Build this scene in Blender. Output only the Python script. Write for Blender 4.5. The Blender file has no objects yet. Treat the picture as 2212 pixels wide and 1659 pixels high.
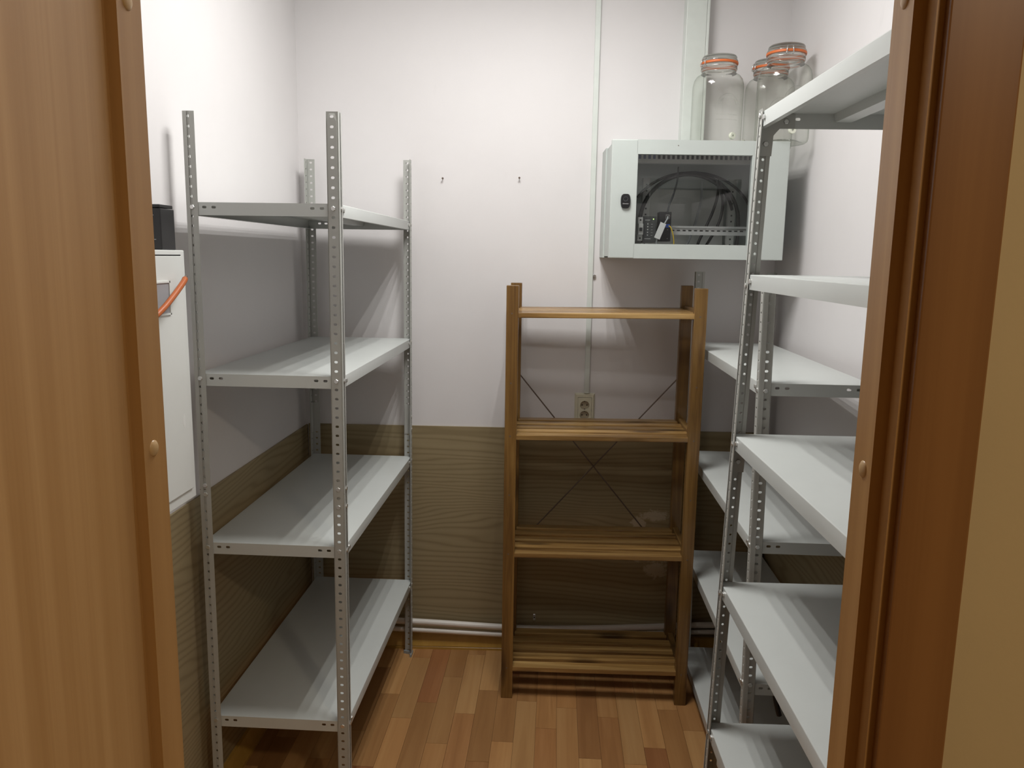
import bpy, bmesh, math, random
from mathutils import Vector, Matrix

random.seed(7)
PI = math.pi
scn = bpy.context.scene
COL = scn.collection

# ------------------------------------------------------------------ camera
CAM_F = 1690.0                      # focal length in pixels of a 2212 wide frame
YAW, PITCH, ROLL = -0.055, 0.1615, -0.0154
cd = bpy.data.cameras.new('camera')
cd.sensor_fit = 'HORIZONTAL'
cd.sensor_width = 36.0
cd.lens = CAM_F * 36.0 / 2212.0
cd.clip_start = 0.02
cam = bpy.data.objects.new('camera', cd)
COL.objects.link(cam)
fwd = Vector((math.sin(YAW) * math.cos(PITCH), math.cos(YAW) * math.cos(PITCH), -math.sin(PITCH)))
rgt = Vector((math.cos(YAW), -math.sin(YAW), 0))
dwn = fwd.cross(rgt)
r2 = math.cos(ROLL) * rgt + math.sin(ROLL) * dwn
d2 = -math.sin(ROLL) * rgt + math.cos(ROLL) * dwn
m = Matrix((r2, -d2, -fwd)).transposed().to_4x4()
m.translation = Vector((0, 0, 1.648))
cam.matrix_world = m
scn.camera = cam

# ------------------------------------------------------------------ world, exposure
w = bpy.data.worlds.new('world')
scn.world = w
w.use_nodes = True
w.node_tree.nodes['Background'].inputs[0].default_value = (1.0, 0.9, 0.78, 1)
w.node_tree.nodes['Background'].inputs[1].default_value = 0.03
vs = scn.view_settings
vs.view_transform = 'Standard'
vs.look = 'None'
vs.exposure = 0.0
vs.gamma = 1.0
vs.use_curve_mapping = False
TUBE_POWER = 5.95                    # watts of each of the four light tubes in the store room
HALL_POWER = 22.0                   # watts of the corridor lamp
scn.cycles.max_bounces = 5
scn.cycles.diffuse_bounces = 3
scn.cycles.use_adaptive_sampling = True
scn.cycles.adaptive_threshold = 0.04
scn.cycles.glossy_bounces = 3
scn.cycles.transparent_max_bounces = 16
scn.cycles.use_denoising = True

# room constants (metres)
CEIL = 2.84
XL = -1.012                         # left wall
TH = 0.04                           # the back wall is not quite square to the left wall
BY = 3.125                          # back wall at x = 0
RX0, RSL = 0.852, 0.06              # right wall x at y = 3.158, growth per metre towards the door
def BW(s, d, z):                    # point on the back wall: s along, d out into the room
    return Vector((s * math.cos(TH) + d * math.sin(TH), BY + s * math.sin(TH) - d * math.cos(TH), z))
def rwx(y): return RX0 + (3.158 - y) * RSL

# ------------------------------------------------------------------ materials
def new_mat(name):
    mt = bpy.data.materials.new(name)
    mt.use_nodes = True
    nt = mt.node_tree
    return mt, nt, nt.nodes['Principled BSDF']
def lk(nt, a, b): nt.links.new(a, b)
def coords(nt, scale=(1, 1, 1), kind='Object', rot=(0, 0, 0), loc=(0, 0, 0)):
    tc = nt.nodes.new('ShaderNodeTexCoord'); mp = nt.nodes.new('ShaderNodeMapping')
    mp.inputs['Scale'].default_value = scale; mp.inputs['Rotation'].default_value = rot
    mp.inputs['Location'].default_value = loc
    lk(nt, tc.outputs[kind], mp.inputs[0]); return mp.outputs[0]
def noise(nt, vec, scale=5, detail=4, rough=0.5, dist=0.0):
    n = nt.nodes.new('ShaderNodeTexNoise')
    n.inputs['Scale'].default_value = scale; n.inputs['Detail'].default_value = detail
    n.inputs['Roughness'].default_value = rough; n.inputs['Distortion'].default_value = dist
    lk(nt, vec, n.inputs['Vector']); return n.outputs['Fac']
def ramp(nt, fac, stops):
    r = nt.nodes.new('ShaderNodeValToRGB')
    while len(r.color_ramp.elements) < len(stops): r.color_ramp.elements.new(0.5)
    for e, (p, c) in zip(r.color_ramp.elements, stops):
        e.position = p; e.color = (*c, 1) if len(c) == 3 else c
    lk(nt, fac, r.inputs[0]); return r.outputs['Color']
def mixc(nt, fac, a, b, mode='MIX'):
    mx = nt.nodes.new('ShaderNodeMix'); mx.data_type = 'RGBA'; mx.blend_type = mode
    for sock, v in ((mx.inputs[0], fac), (mx.inputs[6], a), (mx.inputs[7], b)):
        if hasattr(v, 'links'): lk(nt, v, sock)
        elif isinstance(v, tuple): sock.default_value = (*v, 1) if len(v) == 3 else v
        else: sock.default_value = v
    return mx.outputs[2]
def math_(nt, op, a, b=None, clamp=False):
    n = nt.nodes.new('ShaderNodeMath'); n.operation = op; n.use_clamp = clamp
    for i, v in enumerate((a, b)):
        if v is None: continue
        if hasattr(v, 'links'): lk(nt, v, n.inputs[i])
        else: n.inputs[i].default_value = v
    return n.outputs[0]
def bump(nt, bs, h, strength=0.2, dist=0.002):
    b = nt.nodes.new('ShaderNodeBump'); b.inputs['Strength'].default_value = strength
    b.inputs['Distance'].default_value = dist
    lk(nt, h, b.inputs['Height']); lk(nt, b.outputs[0], bs.inputs['Normal'])

def plain(name, col, rough=0.5, metal=0.0, var=0.0, vscale=20, spec=0.5):
    mt, nt, bs = new_mat(name)
    bs.inputs['Roughness'].default_value = rough; bs.inputs['Metallic'].default_value = metal
    bs.inputs['Specular IOR Level'].default_value = spec
    n = noise(nt, coords(nt), vscale, 3)
    lo = tuple(c * (1 - var) for c in col); hi = tuple(min(1, c * (1 + var)) for c in col)
    lk(nt, ramp(nt, n, [(0.3, lo), (0.7, hi)]), bs.inputs['Base Color'])
    return mt

def wall_paint(name, col, stain):
    mt, nt, bs = new_mat(name)
    big = noise(nt, coords(nt), 1.7, 5, 0.6)
    fine = noise(nt, coords(nt), 160, 3, 0.6)
    c = ramp(nt, big, [(0.3, tuple(x * stain for x in col)), (0.65, col)])
    sm = noise(nt, coords(nt, (1, 1, 0.35)), 9, 6, 0.65, 1.5)
    c = mixc(nt, math_(nt, 'MULTIPLY', ramp(nt, sm, [(0.66, (0, 0, 0)), (0.8, (1, 1, 1))]), 0.10), c, (0.45, 0.43, 0.42))
    lk(nt, c, bs.inputs['Base Color'])
    bs.inputs['Roughness'].default_value = 0.6
    bs.inputs['Specular IOR Level'].default_value = 0.3
    bump(nt, bs, fine, 0.12, 0.001)
    return mt

def timber(name, axis, base, dark, light, scale=1.0, rough=0.45, knots=True, coat=0.0):
    """stained timber, grain along axis 0/1/2 of the object"""
    mt, nt, bs = new_mat(name)
    sc = [38 * scale] * 3; sc[axis] = 1.6 * scale
    oi = nt.nodes.new('ShaderNodeObjectInfo')
    tc = nt.nodes.new('ShaderNodeTexCoord'); ad = nt.nodes.new('ShaderNodeVectorMath'); ad.operation = 'ADD'
    cm = nt.nodes.new('ShaderNodeCombineXYZ')
    r7 = math_(nt, 'MULTIPLY', oi.outputs['Random'], 17.0)
    for i in range(3): lk(nt, r7, cm.inputs[i])
    lk(nt, tc.outputs['Object'], ad.inputs[0]); lk(nt, cm.outputs[0], ad.inputs[1])
    mp = nt.nodes.new('ShaderNodeMapping'); mp.inputs['Scale'].default_value = sc; lk(nt, ad.outputs[0], mp.inputs[0])
    g = noise(nt, mp.outputs[0], 1.0, 6, 0.62, 0.6)
    c = ramp(nt, g, [(0.28, dark), (0.5, base), (0.72, light)])
    sc2 = [9 * scale] * 3; sc2[axis] = 1.2 * scale
    mp2 = nt.nodes.new('ShaderNodeMapping'); mp2.inputs['Scale'].default_value = sc2; lk(nt, ad.outputs[0], mp2.inputs[0])
    b2 = noise(nt, mp2.outputs[0], 1.0, 3, 0.5, 0.3)
    c = mixc(nt, math_(nt, 'MULTIPLY', ramp(nt, b2, [(0.35, (1, 1, 1)), (0.62, (0, 0, 0))]), 0.45), c, dark)
    if knots:
        sc3 = [16 * scale] * 3; sc3[axis] = 5 * scale
        mp3 = nt.nodes.new('ShaderNodeMapping'); mp3.inputs['Scale'].default_value = sc3; lk(nt, ad.outputs[0], mp3.inputs[0])
        v = nt.nodes.new('ShaderNodeTexVoronoi'); v.inputs['Scale'].default_value = 0.55; lk(nt, mp3.outputs[0], v.inputs['Vector'])
        k = ramp(nt, v.outputs['Distance'], [(0.10, (1, 1, 1)), (0.24, (0, 0, 0))])
        c = mixc(nt, math_(nt, 'MULTIPLY', k, 0.75), c, tuple(x * 0.45 for x in dark))
    hv = nt.nodes.new('ShaderNodeHueSaturation')
    lk(nt, math_(nt, 'ADD', math_(nt, 'MULTIPLY', oi.outputs['Random'], 0.36), 0.82), hv.inputs['Value']); lk(nt, c, hv.inputs['Color'])
    lk(nt, hv.outputs[0], bs.inputs['Base Color'])
    bs.inputs['Roughness'].default_value = rough
    bs.inputs['Coat Weight'].default_value = coat
    bump(nt, bs, g, 0.15, 0.0006)
    return mt

def wainscot_mat(name, along):
    """olive brown printed panel, cathedral grain running horizontally; along = 0 or 1"""
    mt, nt, bs = new_mat(name)
    sc = [1, 1, 1]; sc[along] = 0.16
    v = coords(nt, tuple(sc))
    warp = noise(nt, v, 2.6, 3, 0.5, 0.5)
    sep = nt.nodes.new('ShaderNodeSeparateXYZ'); lk(nt, coords(nt), sep.inputs[0])
    h = math_(nt, 'ADD', math_(nt, 'MULTIPLY', sep.outputs[2], 95.0), math_(nt, 'MULTIPLY', warp, 38.0))
    line = math_(nt, 'SINE', math_(nt, 'MULTIPLY', h, 3.1))
    f = noise(nt, coords(nt, tuple((3 if i == along else 90) for i in range(3))), 1.0, 4, 0.6)
    lin = ramp(nt, math_(nt, 'ADD', math_(nt, 'MULTIPLY', line, 0.5), 0.5), [(0.0, (0.265, 0.205, 0.112)), (0.28, (0.335, 0.265, 0.150)), (1.0, (0.37, 0.296, 0.172))])
    c = mixc(nt, math_(nt, 'MULTIPLY', f, 0.55), lin, (0.28, 0.22, 0.122))
    if along == 0:                  # scuffed, painted-over patches near the rack's right posts
        sx, sz = sep.outputs[0], sep.outputs[2]
        def patch(cx, cz, rx, rz, seed):
            dx = math_(nt, 'DIVIDE', math_(nt, 'SUBTRACT', sx, cx), rx); dz = math_(nt, 'DIVIDE', math_(nt, 'SUBTRACT', sz, cz), rz)
            dd = math_(nt, 'SQRT', math_(nt, 'ADD', math_(nt, 'MULTIPLY', dx, dx), math_(nt, 'MULTIPLY', dz, dz)))
            nn = noise(nt, coords(nt, (1, 1, 1), loc=(seed, seed, seed)), 26, 7, 0.7, 1.0)
            return ramp(nt, math_(nt, 'ADD', dd, math_(nt, 'MULTIPLY', math_(nt, 'SUBTRACT', nn, 0.5), 2.6)), [(0.55, (1, 1, 1)), (0.85, (0, 0, 0))])
        for cx, cz, rx, rz, sd in ((0.385, 0.425, 0.075, 0.035, 1.3), (0.445, 0.365, 0.06, 0.05, 4.1), (0.43, 0.60, 0.08, 0.03, 7.7), (0.36, 0.56, 0.035, 0.05, 2.9)):
            c = mixc(nt, math_(nt, 'MULTIPLY', patch(cx, cz, rx, rz, sd), 0.75), c, (0.55, 0.47, 0.34))
    lk(nt, c, bs.inputs['Base Color'])
    bs.inputs['Roughness'].default_value = 0.5
    bs.inputs['Specular IOR Level'].default_value = 0.3
    bump(nt, bs, line, 0.05, 0.0006)
    return mt

def laminate(name, col, dark, scale=1.0, rough=0.38):
    """beech printed door laminate, vertical grain"""
    mt, nt, bs = new_mat(name)
    g = noise(nt, coords(nt, (30 * scale, 30 * scale, 0.55)), 1.0, 5, 0.6, 0.25)
    g2 = noise(nt, coords(nt, (7 * scale, 7 * scale, 0.25)), 1.0, 3, 0.5, 0.2)
    c = ramp(nt, g, [(0.3, dark), (0.68, col)])
    c = mixc(nt, math_(nt, 'MULTIPLY', ramp(nt, g2, [(0.38, (1, 1, 1)), (0.62, (0, 0, 0))]), 0.5), c, dark)
    lk(nt, c, bs.inputs['Base Color'])
    bs.inputs['Roughness'].default_value = rough
    return mt

def clear_glass(name, face, edge, gloss_rough=0.03, power=1.6, refl=0.55, bend=0.0):
    """thin clear glass: see-through, more tint and reflection towards grazing angles"""
    mt = bpy.data.materials.new(name); mt.use_nodes = True; nt = mt.node_tree
    nt.nodes.remove(nt.nodes['Principled BSDF']); out = nt.nodes['Material Output']
    lw = nt.nodes.new('ShaderNodeLayerWeight'); lw.inputs['Blend'].default_value = 0.5
    fac = math_(nt, 'POWER', lw.outputs['Facing'], power)
    tr = nt.nodes.new('ShaderNodeBsdfTransparent'); lk(nt, mixc(nt, fac, face, edge), tr.inputs[0])
    gl = nt.nodes.new('ShaderNodeBsdfGlossy'); gl.inputs['Roughness'].default_value = gloss_rough
    n = noise(nt, coords(nt), 14, 2); b = nt.nodes.new('ShaderNodeBump'); b.inputs['Strength'].default_value = 0.05
    lk(nt, n, b.inputs['Height']); lk(nt, b.outputs[0], gl.inputs['Normal'])
    fz = math_(nt, 'ADD', math_(nt, 'MULTIPLY', math_(nt, 'POWER', lw.outputs['Facing'], 5.0), refl), 0.045)
    mx = nt.nodes.new('ShaderNodeMixShader')
    thru = tr.outputs[0]
    if bend > 0:
        rf_ = nt.nodes.new('ShaderNodeBsdfRefraction'); rf_.inputs['IOR'].default_value = 1.33; rf_.inputs['Roughness'].default_value = 0.08
        rf_.inputs['Color'].default_value = (*face, 1)
        m2 = nt.nodes.new('ShaderNodeMixShader'); m2.inputs[0].default_value = bend
        lk(nt, tr.outputs[0], m2.inputs[1]); lk(nt, rf_.outputs[0], m2.inputs[2]); thru = m2.outputs[0]
    lk(nt, fz, mx.inputs[0]); lk(nt, thru, mx.inputs[1]); lk(nt, gl.outputs[0], mx.inputs[2])
    lk(nt, mx.outputs[0], out.inputs['Surface'])
    return mt

def emit(name, col, strength):
    mt, nt, bs = new_mat(name)
    bs.inputs['Base Color'].default_value = (0.8, 0.8, 0.8, 1)
    bs.inputs['Emission Color'].default_value = (*col, 1); bs.inputs['Emission Strength'].default_value = strength
    return mt

def painted_metal(name, col, rough=0.36):
    mt, nt, bs = new_mat(name)
    n = noise(nt, coords(nt), 3.5, 5, 0.6)
    sc = noise(nt, coords(nt, (1, 4, 1)), 22, 6, 0.7, 1.2)
    c = ramp(nt, n, [(0.3, tuple(x * 0.94 for x in col)), (0.7, col)])
    c = mixc(nt, math_(nt, 'MULTIPLY', ramp(nt, sc, [(0.7, (0, 0, 0)), (0.78, (1, 1, 1))]), 0.12), c, (0.42, 0.42, 0.4))
    lk(nt, c, bs.inputs['Base Color'])
    bs.inputs['Roughness'].default_value = rough
    f = noise(nt, coords(nt), 420, 2)
    bump(nt, bs, f, 0.05, 0.0004)
    return mt

M = {}
M['wall'] = wall_paint('paint_pinkish_white', (0.79, 0.765, 0.765), 0.96)
M['ceiling'] = wall_paint('paint_ceiling_white', (0.84, 0.83, 0.81), 0.97)
M['hall_wall'] = wall_paint('paint_hall_yellow', (0.60, 0.455, 0.24), 0.9)
M['wains_x'] = wainscot_mat('panel_olive_wood_x', 0)
M['wains_y'] = wainscot_mat('panel_olive_wood_y', 1)
M['baseboard'] = laminate('plastic_baseboard_honey', (0.56, 0.34, 0.08), (0.45, 0.26, 0.05), 0.6, 0.3)
M['door'] = laminate('door_laminate_beech', (0.61, 0.365, 0.155), (0.46, 0.25, 0.085), 1.3)
M['frame'] = laminate('door_frame_laminate', (0.55, 0.315, 0.12), (0.41, 0.215, 0.068), 1.2)
M['casing'] = laminate('door_casing_laminate', (0.31, 0.145, 0.045), (0.23, 0.10, 0.028), 0.9)
M['cap'] = plain('cap_plastic_tan', (0.60, 0.40, 0.19), 0.35)
M['floor_sub'] = plain('linoleum_dark_joint', (0.11, 0.055, 0.025), 0.6)
M['hall_floor'] = plain('hall_floor_brown', (0.25, 0.15, 0.08), 0.5)
M['metal'] = painted_metal('shelf_paint_light_grey', (0.605, 0.63, 0.61))
M['post'] = painted_metal('post_paint_grey', (0.47, 0.475, 0.445), 0.45)
M['bolt'] = plain('bolt_zinc', (0.72, 0.72, 0.70), 0.3, 0.85)
M['wood_x'] = timber('stained_pine_x', 0, (0.36, 0.205, 0.062), (0.085, 0.036, 0.008), (0.55, 0.36, 0.14), coat=0.5)  # slats: gloss from the lamp painted in as a lighter, yellower tone
M['wood_y'] = timber('stained_pine_y', 1, (0.25, 0.138, 0.04), (0.10, 0.045, 0.011), (0.36, 0.22, 0.075), coat=0.3)
M['wood_z'] = timber('stained_pine_z', 2, (0.24, 0.126, 0.030), (0.08, 0.034, 0.008), (0.40, 0.235, 0.07), coat=0.25)
M['wire'] = plain('brace_wire_dark', (0.16, 0.12, 0.095), 0.4, 0.4)
M['cabinet'] = painted_metal('cabinet_paint_grey_white', (0.55, 0.595, 0.57), 0.38)
M['cab_in'] = painted_metal('cabinet_inside_grey', (0.74, 0.75, 0.72), 0.5)
M['pane'] = clear_glass('cabinet_pane_smoked', (0.93, 0.935, 0.935), (0.6, 0.62, 0.62), 0.01)
M['jar'] = clear_glass('jar_glass', (0.968, 0.973, 0.960), (0.62, 0.68, 0.60), 0.05, 4.5, refl=0.9)
M['jar_thick'] = clear_glass('jar_glass_thick_rim', (0.93, 0.94, 0.91), (0.62, 0.66, 0.58), 0.05, 2.5, refl=0.9, bend=0.6)
M['gasket'] = plain('rubber_orange', (0.72, 0.17, 0.04), 0.5)
M['nut'] = plain('nut_offwhite_plastic', (0.78, 0.80, 0.68), 0.4)
M['steel'] = plain('wire_steel', (0.58, 0.58, 0.57), 0.22, 1.0)
M['black'] = plain('plastic_black', (0.012, 0.012, 0.013), 0.35, var=0.2)
M['darkgrey'] = plain('plastic_dark_grey', (0.06, 0.063, 0.066), 0.45, var=0.1)
M['cable'] = plain('cable_black_rubber', (0.02, 0.02, 0.021), 0.45)
M['white'] = plain('plastic_white', (0.80, 0.81, 0.79), 0.4)
M['box'] = painted_metal('electrical_box_white', (0.76, 0.775, 0.75), 0.4)
M['print'] = plain('print_white', (0.62, 0.62, 0.62), 0.6)
M['pvc'] = plain('trunking_pvc_white', (0.69, 0.73, 0.69), 0.4, var=0.03)
M['socket'] = plain('socket_cream', (0.68, 0.65, 0.50), 0.35, var=0.02)
M['socket_in'] = plain('socket_recess', (0.46, 0.40, 0.29), 0.45)
M['pipe'] = plain('pipe_white_plastic', (0.80, 0.76, 0.70), 0.4, var=0.05, vscale=6)
M['foot'] = plain('foot_grey_plastic', (0.33, 0.36, 0.37), 0.5)
M['orange'] = plain('cable_orange', (0.46, 0.11, 0.02), 0.45)
M['yellow'] = plain('cable_yellow', (0.80, 0.56, 0.04), 0.45)
M['greycable'] = plain('cable_grey', (0.42, 0.44, 0.45), 0.45)
M['blue'] = plain('plug_blue', (0.04, 0.10, 0.42), 0.4)
M['bluish'] = plain('port_bluish', (0.10, 0.13, 0.26), 0.5)
M['alu'] = plain('rail_aluminium', (0.66, 0.67, 0.66), 0.35, 0.55)
M['window_grey'] = plain('label_window_grey', (0.34, 0.34, 0.36), 0.25)
M['led'] = emit('led_green', (0.5, 1.0, 0.15), 3.0)
M['tube'] = emit('tube_light', (1.0, 0.99, 0.96), 6.0)
M['hall_tube'] = emit('hall_lamp_light', (1.0, 0.86, 0.66), 4.0)
PLANKS = [timber('parquet_print_%d' % i, 1, b, d, l, 0.75, 0.36, False, 0.0) for i, (b, d, l) in enumerate((
    ((0.52, 0.285, 0.112), (0.42, 0.215, 0.080), (0.58, 0.34, 0.145)),
    ((0.45, 0.225, 0.082), (0.35, 0.165, 0.058), (0.52, 0.28, 0.112)),
    ((0.315, 0.132, 0.050), (0.25, 0.098, 0.036), (0.39, 0.18, 0.072)),
    ((0.39, 0.185, 0.068), (0.305, 0.137, 0.049), (0.47, 0.24, 0.097)),
    ((0.48, 0.25, 0.094), (0.39, 0.19, 0.069), (0.545, 0.308, 0.126))))]

# ------------------------------------------------------------------ mesh helpers
class MB:
    def __init__(self): self.bm = bmesh.new()
    def box(self, x0, x1, y0, y1, z0, z1, bev=0.0, seg=2):
        b = self.bm
        v = [b.verts.new((x, y, z)) for z in (z0, z1) for y in (y0, y1) for x in (x0, x1)]
        fs = [b.faces.new([v[i] for i in q]) for q in ((0, 2, 3, 1), (4, 5, 7, 6), (0, 1, 5, 4), (2, 6, 7, 3), (0, 4, 6, 2), (1, 3, 7, 5))]
        if bev > 0:
            es = list({e for f in fs for e in f.edges})
            bmesh.ops.bevel(b, geom=es, offset=bev, segments=seg, profile=0.6, affect='EDGES')
        return self
    def quad(self, pts):
        self.bm.faces.new([self.bm.verts.new(p) for p in pts]); return self
    def prism(self, pts, axis, a0, a1):
        """polygon pts (2d) extruded along axis from a0 to a1"""
        def P(p, a):
            return ((a, p[0], p[1]), (p[0], a, p[1]), (p[0], p[1], a))[axis]
        lo = [self.bm.verts.new(P(p, a0)) for p in pts]; hi = [self.bm.verts.new(P(p, a1)) for p in pts]
        n = len(pts)
        self.bm.faces.new(lo[::-1]); self.bm.faces.new(hi)
        for i in range(n): self.bm.faces.new((lo[i], lo[(i + 1) % n], hi[(i + 1) % n], hi[i]))
        bmesh.ops.recalc_face_normals(self.bm, faces=self.bm.faces[:]); return self
    def tube(self, path, r, n=10, cap=True):
        path = [Vector(p) for p in path]; rings = []; up = None
        for i, p in enumerate(path):
            t = (path[min(i + 1, len(path) - 1)] - path[max(i - 1, 0)]).normalized()
            if up is None:
                up = Vector((0, 0, 1)) if abs(t.z) < 0.9 else Vector((1, 0, 0))
            a = t.cross(up).normalized(); up = a.cross(t).normalized()
            rr = r[i] if isinstance(r, (list, tuple)) else r
            rings.append([self.bm.verts.new(p + (a * math.cos(2 * PI * k / n) + up * math.sin(2 * PI * k / n)) * rr) for k in range(n)])
        for a, b in zip(rings, rings[1:]):
            for k in range(n): self.bm.faces.new((a[k], a[(k + 1) % n], b[(k + 1) % n], b[k]))
        if cap:
            self.bm.faces.new(rings[0][::-1]); self.bm.faces.new(rings[-1])
        return self
    def cyl(self, p0, p1, r, n=12): return self.tube([p0, p1], r, n)
    def lathe(self, prof, n=32, center=(0, 0, 0), close=False):
        rings = []
        for r, z in prof:
            rings.append([self.bm.verts.new((center[0] + r * math.cos(2 * PI * k / n), center[1] + r * math.sin(2 * PI * k / n), center[2] + z)) for k in range(n)])
        prs = list(zip(rings, rings[1:]))
        if close: prs.append((rings[-1], rings[0]))
        for a, b in prs:
            for k in range(n): self.bm.faces.new((a[k], a[(k + 1) % n], b[(k + 1) % n], b[k]))
        return self
    def mesh(self, name, smooth=None):
        me = bpy.data.meshes.new(name)
        bmesh.ops.recalc_face_normals(self.bm, faces=self.bm.faces[:])
        self.bm.to_mesh(me); self.bm.free()
        if smooth:
            for p in me.polygons: p.use_smooth = True
            me.set_sharp_from_angle(angle=math.radians(smooth))
        return me
    def build(self, name, mat, parent=None, loc=None, rz=0.0, smooth=None):
        me = self.mesh(name, smooth); me.materials.append(mat)
        return put(name, me, parent, loc, rz)
def put(name, me, parent=None, loc=None, rz=0.0, ry=0.0):
    o = bpy.data.objects.new(name, me); COL.objects.link(o)
    if parent: o.parent = parent
    if loc is not None: o.location = loc
    o.rotation_euler = (0, ry, rz)
    return o
def tag(o, label, cat, group=None):
    o['label'] = label; o['category'] = cat
    if group: o['group'] = group
    return o
def thing(name, label, cat, loc=(0, 0, 0), rz=0.0, group=None):
    o = bpy.data.objects.new(name, None); COL.objects.link(o)
    o.empty_display_size = 0.05
    o.location = loc; o.rotation_euler = (0, 0, rz)
    return tag(o, label, cat, group)
def struct(o, label, cat):
    o['kind'] = 'structure'; o['label'] = label; o['category'] = cat; return o

# ------------------------------------------------------------------ room shell
YN = 0.852                          # inner face of the door wall
YH = 0.790                          # corridor face of the door wall
XDL, XDR, ZD = -0.4462, 0.3305, 2.06   # clear opening
# floor with parquet strips
fl = MB().box(XL - 0.1, 1.15, YH, 3.4, -0.12, -0.004).build('floor', M['floor_sub'])
struct(fl, 'floor of reddish brown parquet strips in the store room', 'floor')
PW, PL = 0.0745, 0.43
plank_me = MB().box(0.0004, PW - 0.0004, 0.0005, PL - 0.0005, -0.004, 0.0).mesh('plank'); plank_me.materials.append(PLANKS[0])
offs = {}
x0 = -0.1124 - PW * 13
for ci in range(27):
    xa = x0 + ci * PW
    if xa < XL - 0.06 or xa > 1.0: continue
    off = [0.0, 0.29, 0.13, 0.36, 0.20, 0.06, 0.25][ci % 7] + random.uniform(-0.03, 0.03)
    ya = YN - 0.03 - off
    last = -1
    while ya < 3.2:
        yb = min(ya + PL, 3.2); yc = max(ya, YN - 0.03)
        k = random.choice([i for i in (0, 0, 1, 1, 2, 3, 4, 4) if i != last]); last = k
        o = put('plank', plank_me, fl, (xa, yc, 0))
        o.scale = (1, (yb - yc) / PL, 1)
        o.material_slots[0].link = 'OBJECT'; o.material_slots[0].material = PLANKS[k]
        ya += PL
# ceiling
struct(MB().box(XL - 0.1, 1.15, YH, 3.4, CEIL, CEIL + 0.1).build('ceiling', M['ceiling']), 'white painted ceiling of the store room', 'ceiling')
# left wall
wl = struct(MB().box(XL - 0.1, XL, YH, 3.4, -0.004, CEIL).build('wall_left', M['wall']), 'pinkish white painted wall with the electrical box', 'wall')
MB().box(XL, XL + 0.008, YN, 3.086, 0.0, 0.958, 0.001, 1).build('wainscot_panel', M['wains_y'], wl)
# back wall (slightly out of square)
mb = MB().box(-1.3, 1.3, 0.0, 0.1, -0.004, CEIL)
wb = struct(mb.build('wall_back', M['wall'], loc=BW(0, 0, 0), rz=TH), 'pinkish white painted wall behind the wooden rack', 'wall')
MB().prism([(-1.0, 0.0), (1.0, 0.0), (1.0, 0.957), (-1.0, 0.962)], 1, -0.008, 0.0).build('wainscot_panel', M['wains_x'], wb)
# right wall
ya_, yb_ = YH, 3.3
mb = MB()
lo = [(rwx(ya_), ya_), (rwx(ya_) + 0.1, ya_), (rwx(yb_) + 0.1, yb_), (rwx(yb_), yb_)]
wr = struct(mb.prism(lo, 2, -0.004, CEIL).build('wall_right', M['wall']), 'white painted wall behind the two grey racks', 'wall')
lo = [(rwx(YN) - 0.008, YN), (rwx(YN), YN), (rwx(3.155), 3.155), (rwx(3.155) - 0.008, 3.155)]
MB().prism(lo, 2, 0.0, 0.957).build('wainscot_panel', M['wains_y'], wr)
# door wall: store-room side paint and corridor side paint, opening left free
JT = 0.034                          # jamb thickness
def wall_with_door(name, y0, y1, xa, xb, mat):
    mb = MB()
    mb.box(xa, XDL - JT, y0, y1, -0.004, CEIL); mb.box(XDR + JT, xb, y0, y1, -0.004, CEIL)
    mb.box(XDL - JT, XDR + JT, y0, y1, ZD + JT, CEIL)
    return mb.build(name, mat)
struct(wall_with_door('wall_front', YH + 0.02, YN, XL - 0.1, 1.1, M['wall']), 'inner face of the wall around the doorway', 'wall')
struct(wall_with_door('wall_corridor', YH, YH + 0.02, -2.2, 2.6, M['hall_wall']), 'mustard yellow corridor wall beside the door casing', 'wall')

# baseboards
def baseboard(name, L, loc, rz, label):
    prof = [(0, 0), (-0.028, 0), (-0.028, 0.010), (-0.0255, 0.012), (-0.028, 0.014), (-0.024, 0.030), (-0.016, 0.052), (-0.010, 0.066), (0, 0.068)]
    o = MB().prism(prof, 0, 0, L).build(name, M['baseboard'], loc=loc, rz=rz)
    return struct(o, label, 'baseboard')
p = BW(-0.98, 0.008, 0)
baseboard('baseboard_back', 1.80, (p.x, p.y, 0), TH, 'honey brown plastic baseboard under the two white pipes')
baseboard('baseboard_left', 2.2, (XL + 0.008, 0.87, 0), PI / 2, 'honey brown plastic baseboard behind the four-shelf metal rack')
baseboard('baseboard_right', 2.2, (rwx(3.08) - 0.008, 3.08, 0), -PI / 2 + math.atan(RSL), 'honey brown plastic baseboard behind the two metal racks standing end to end')

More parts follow.
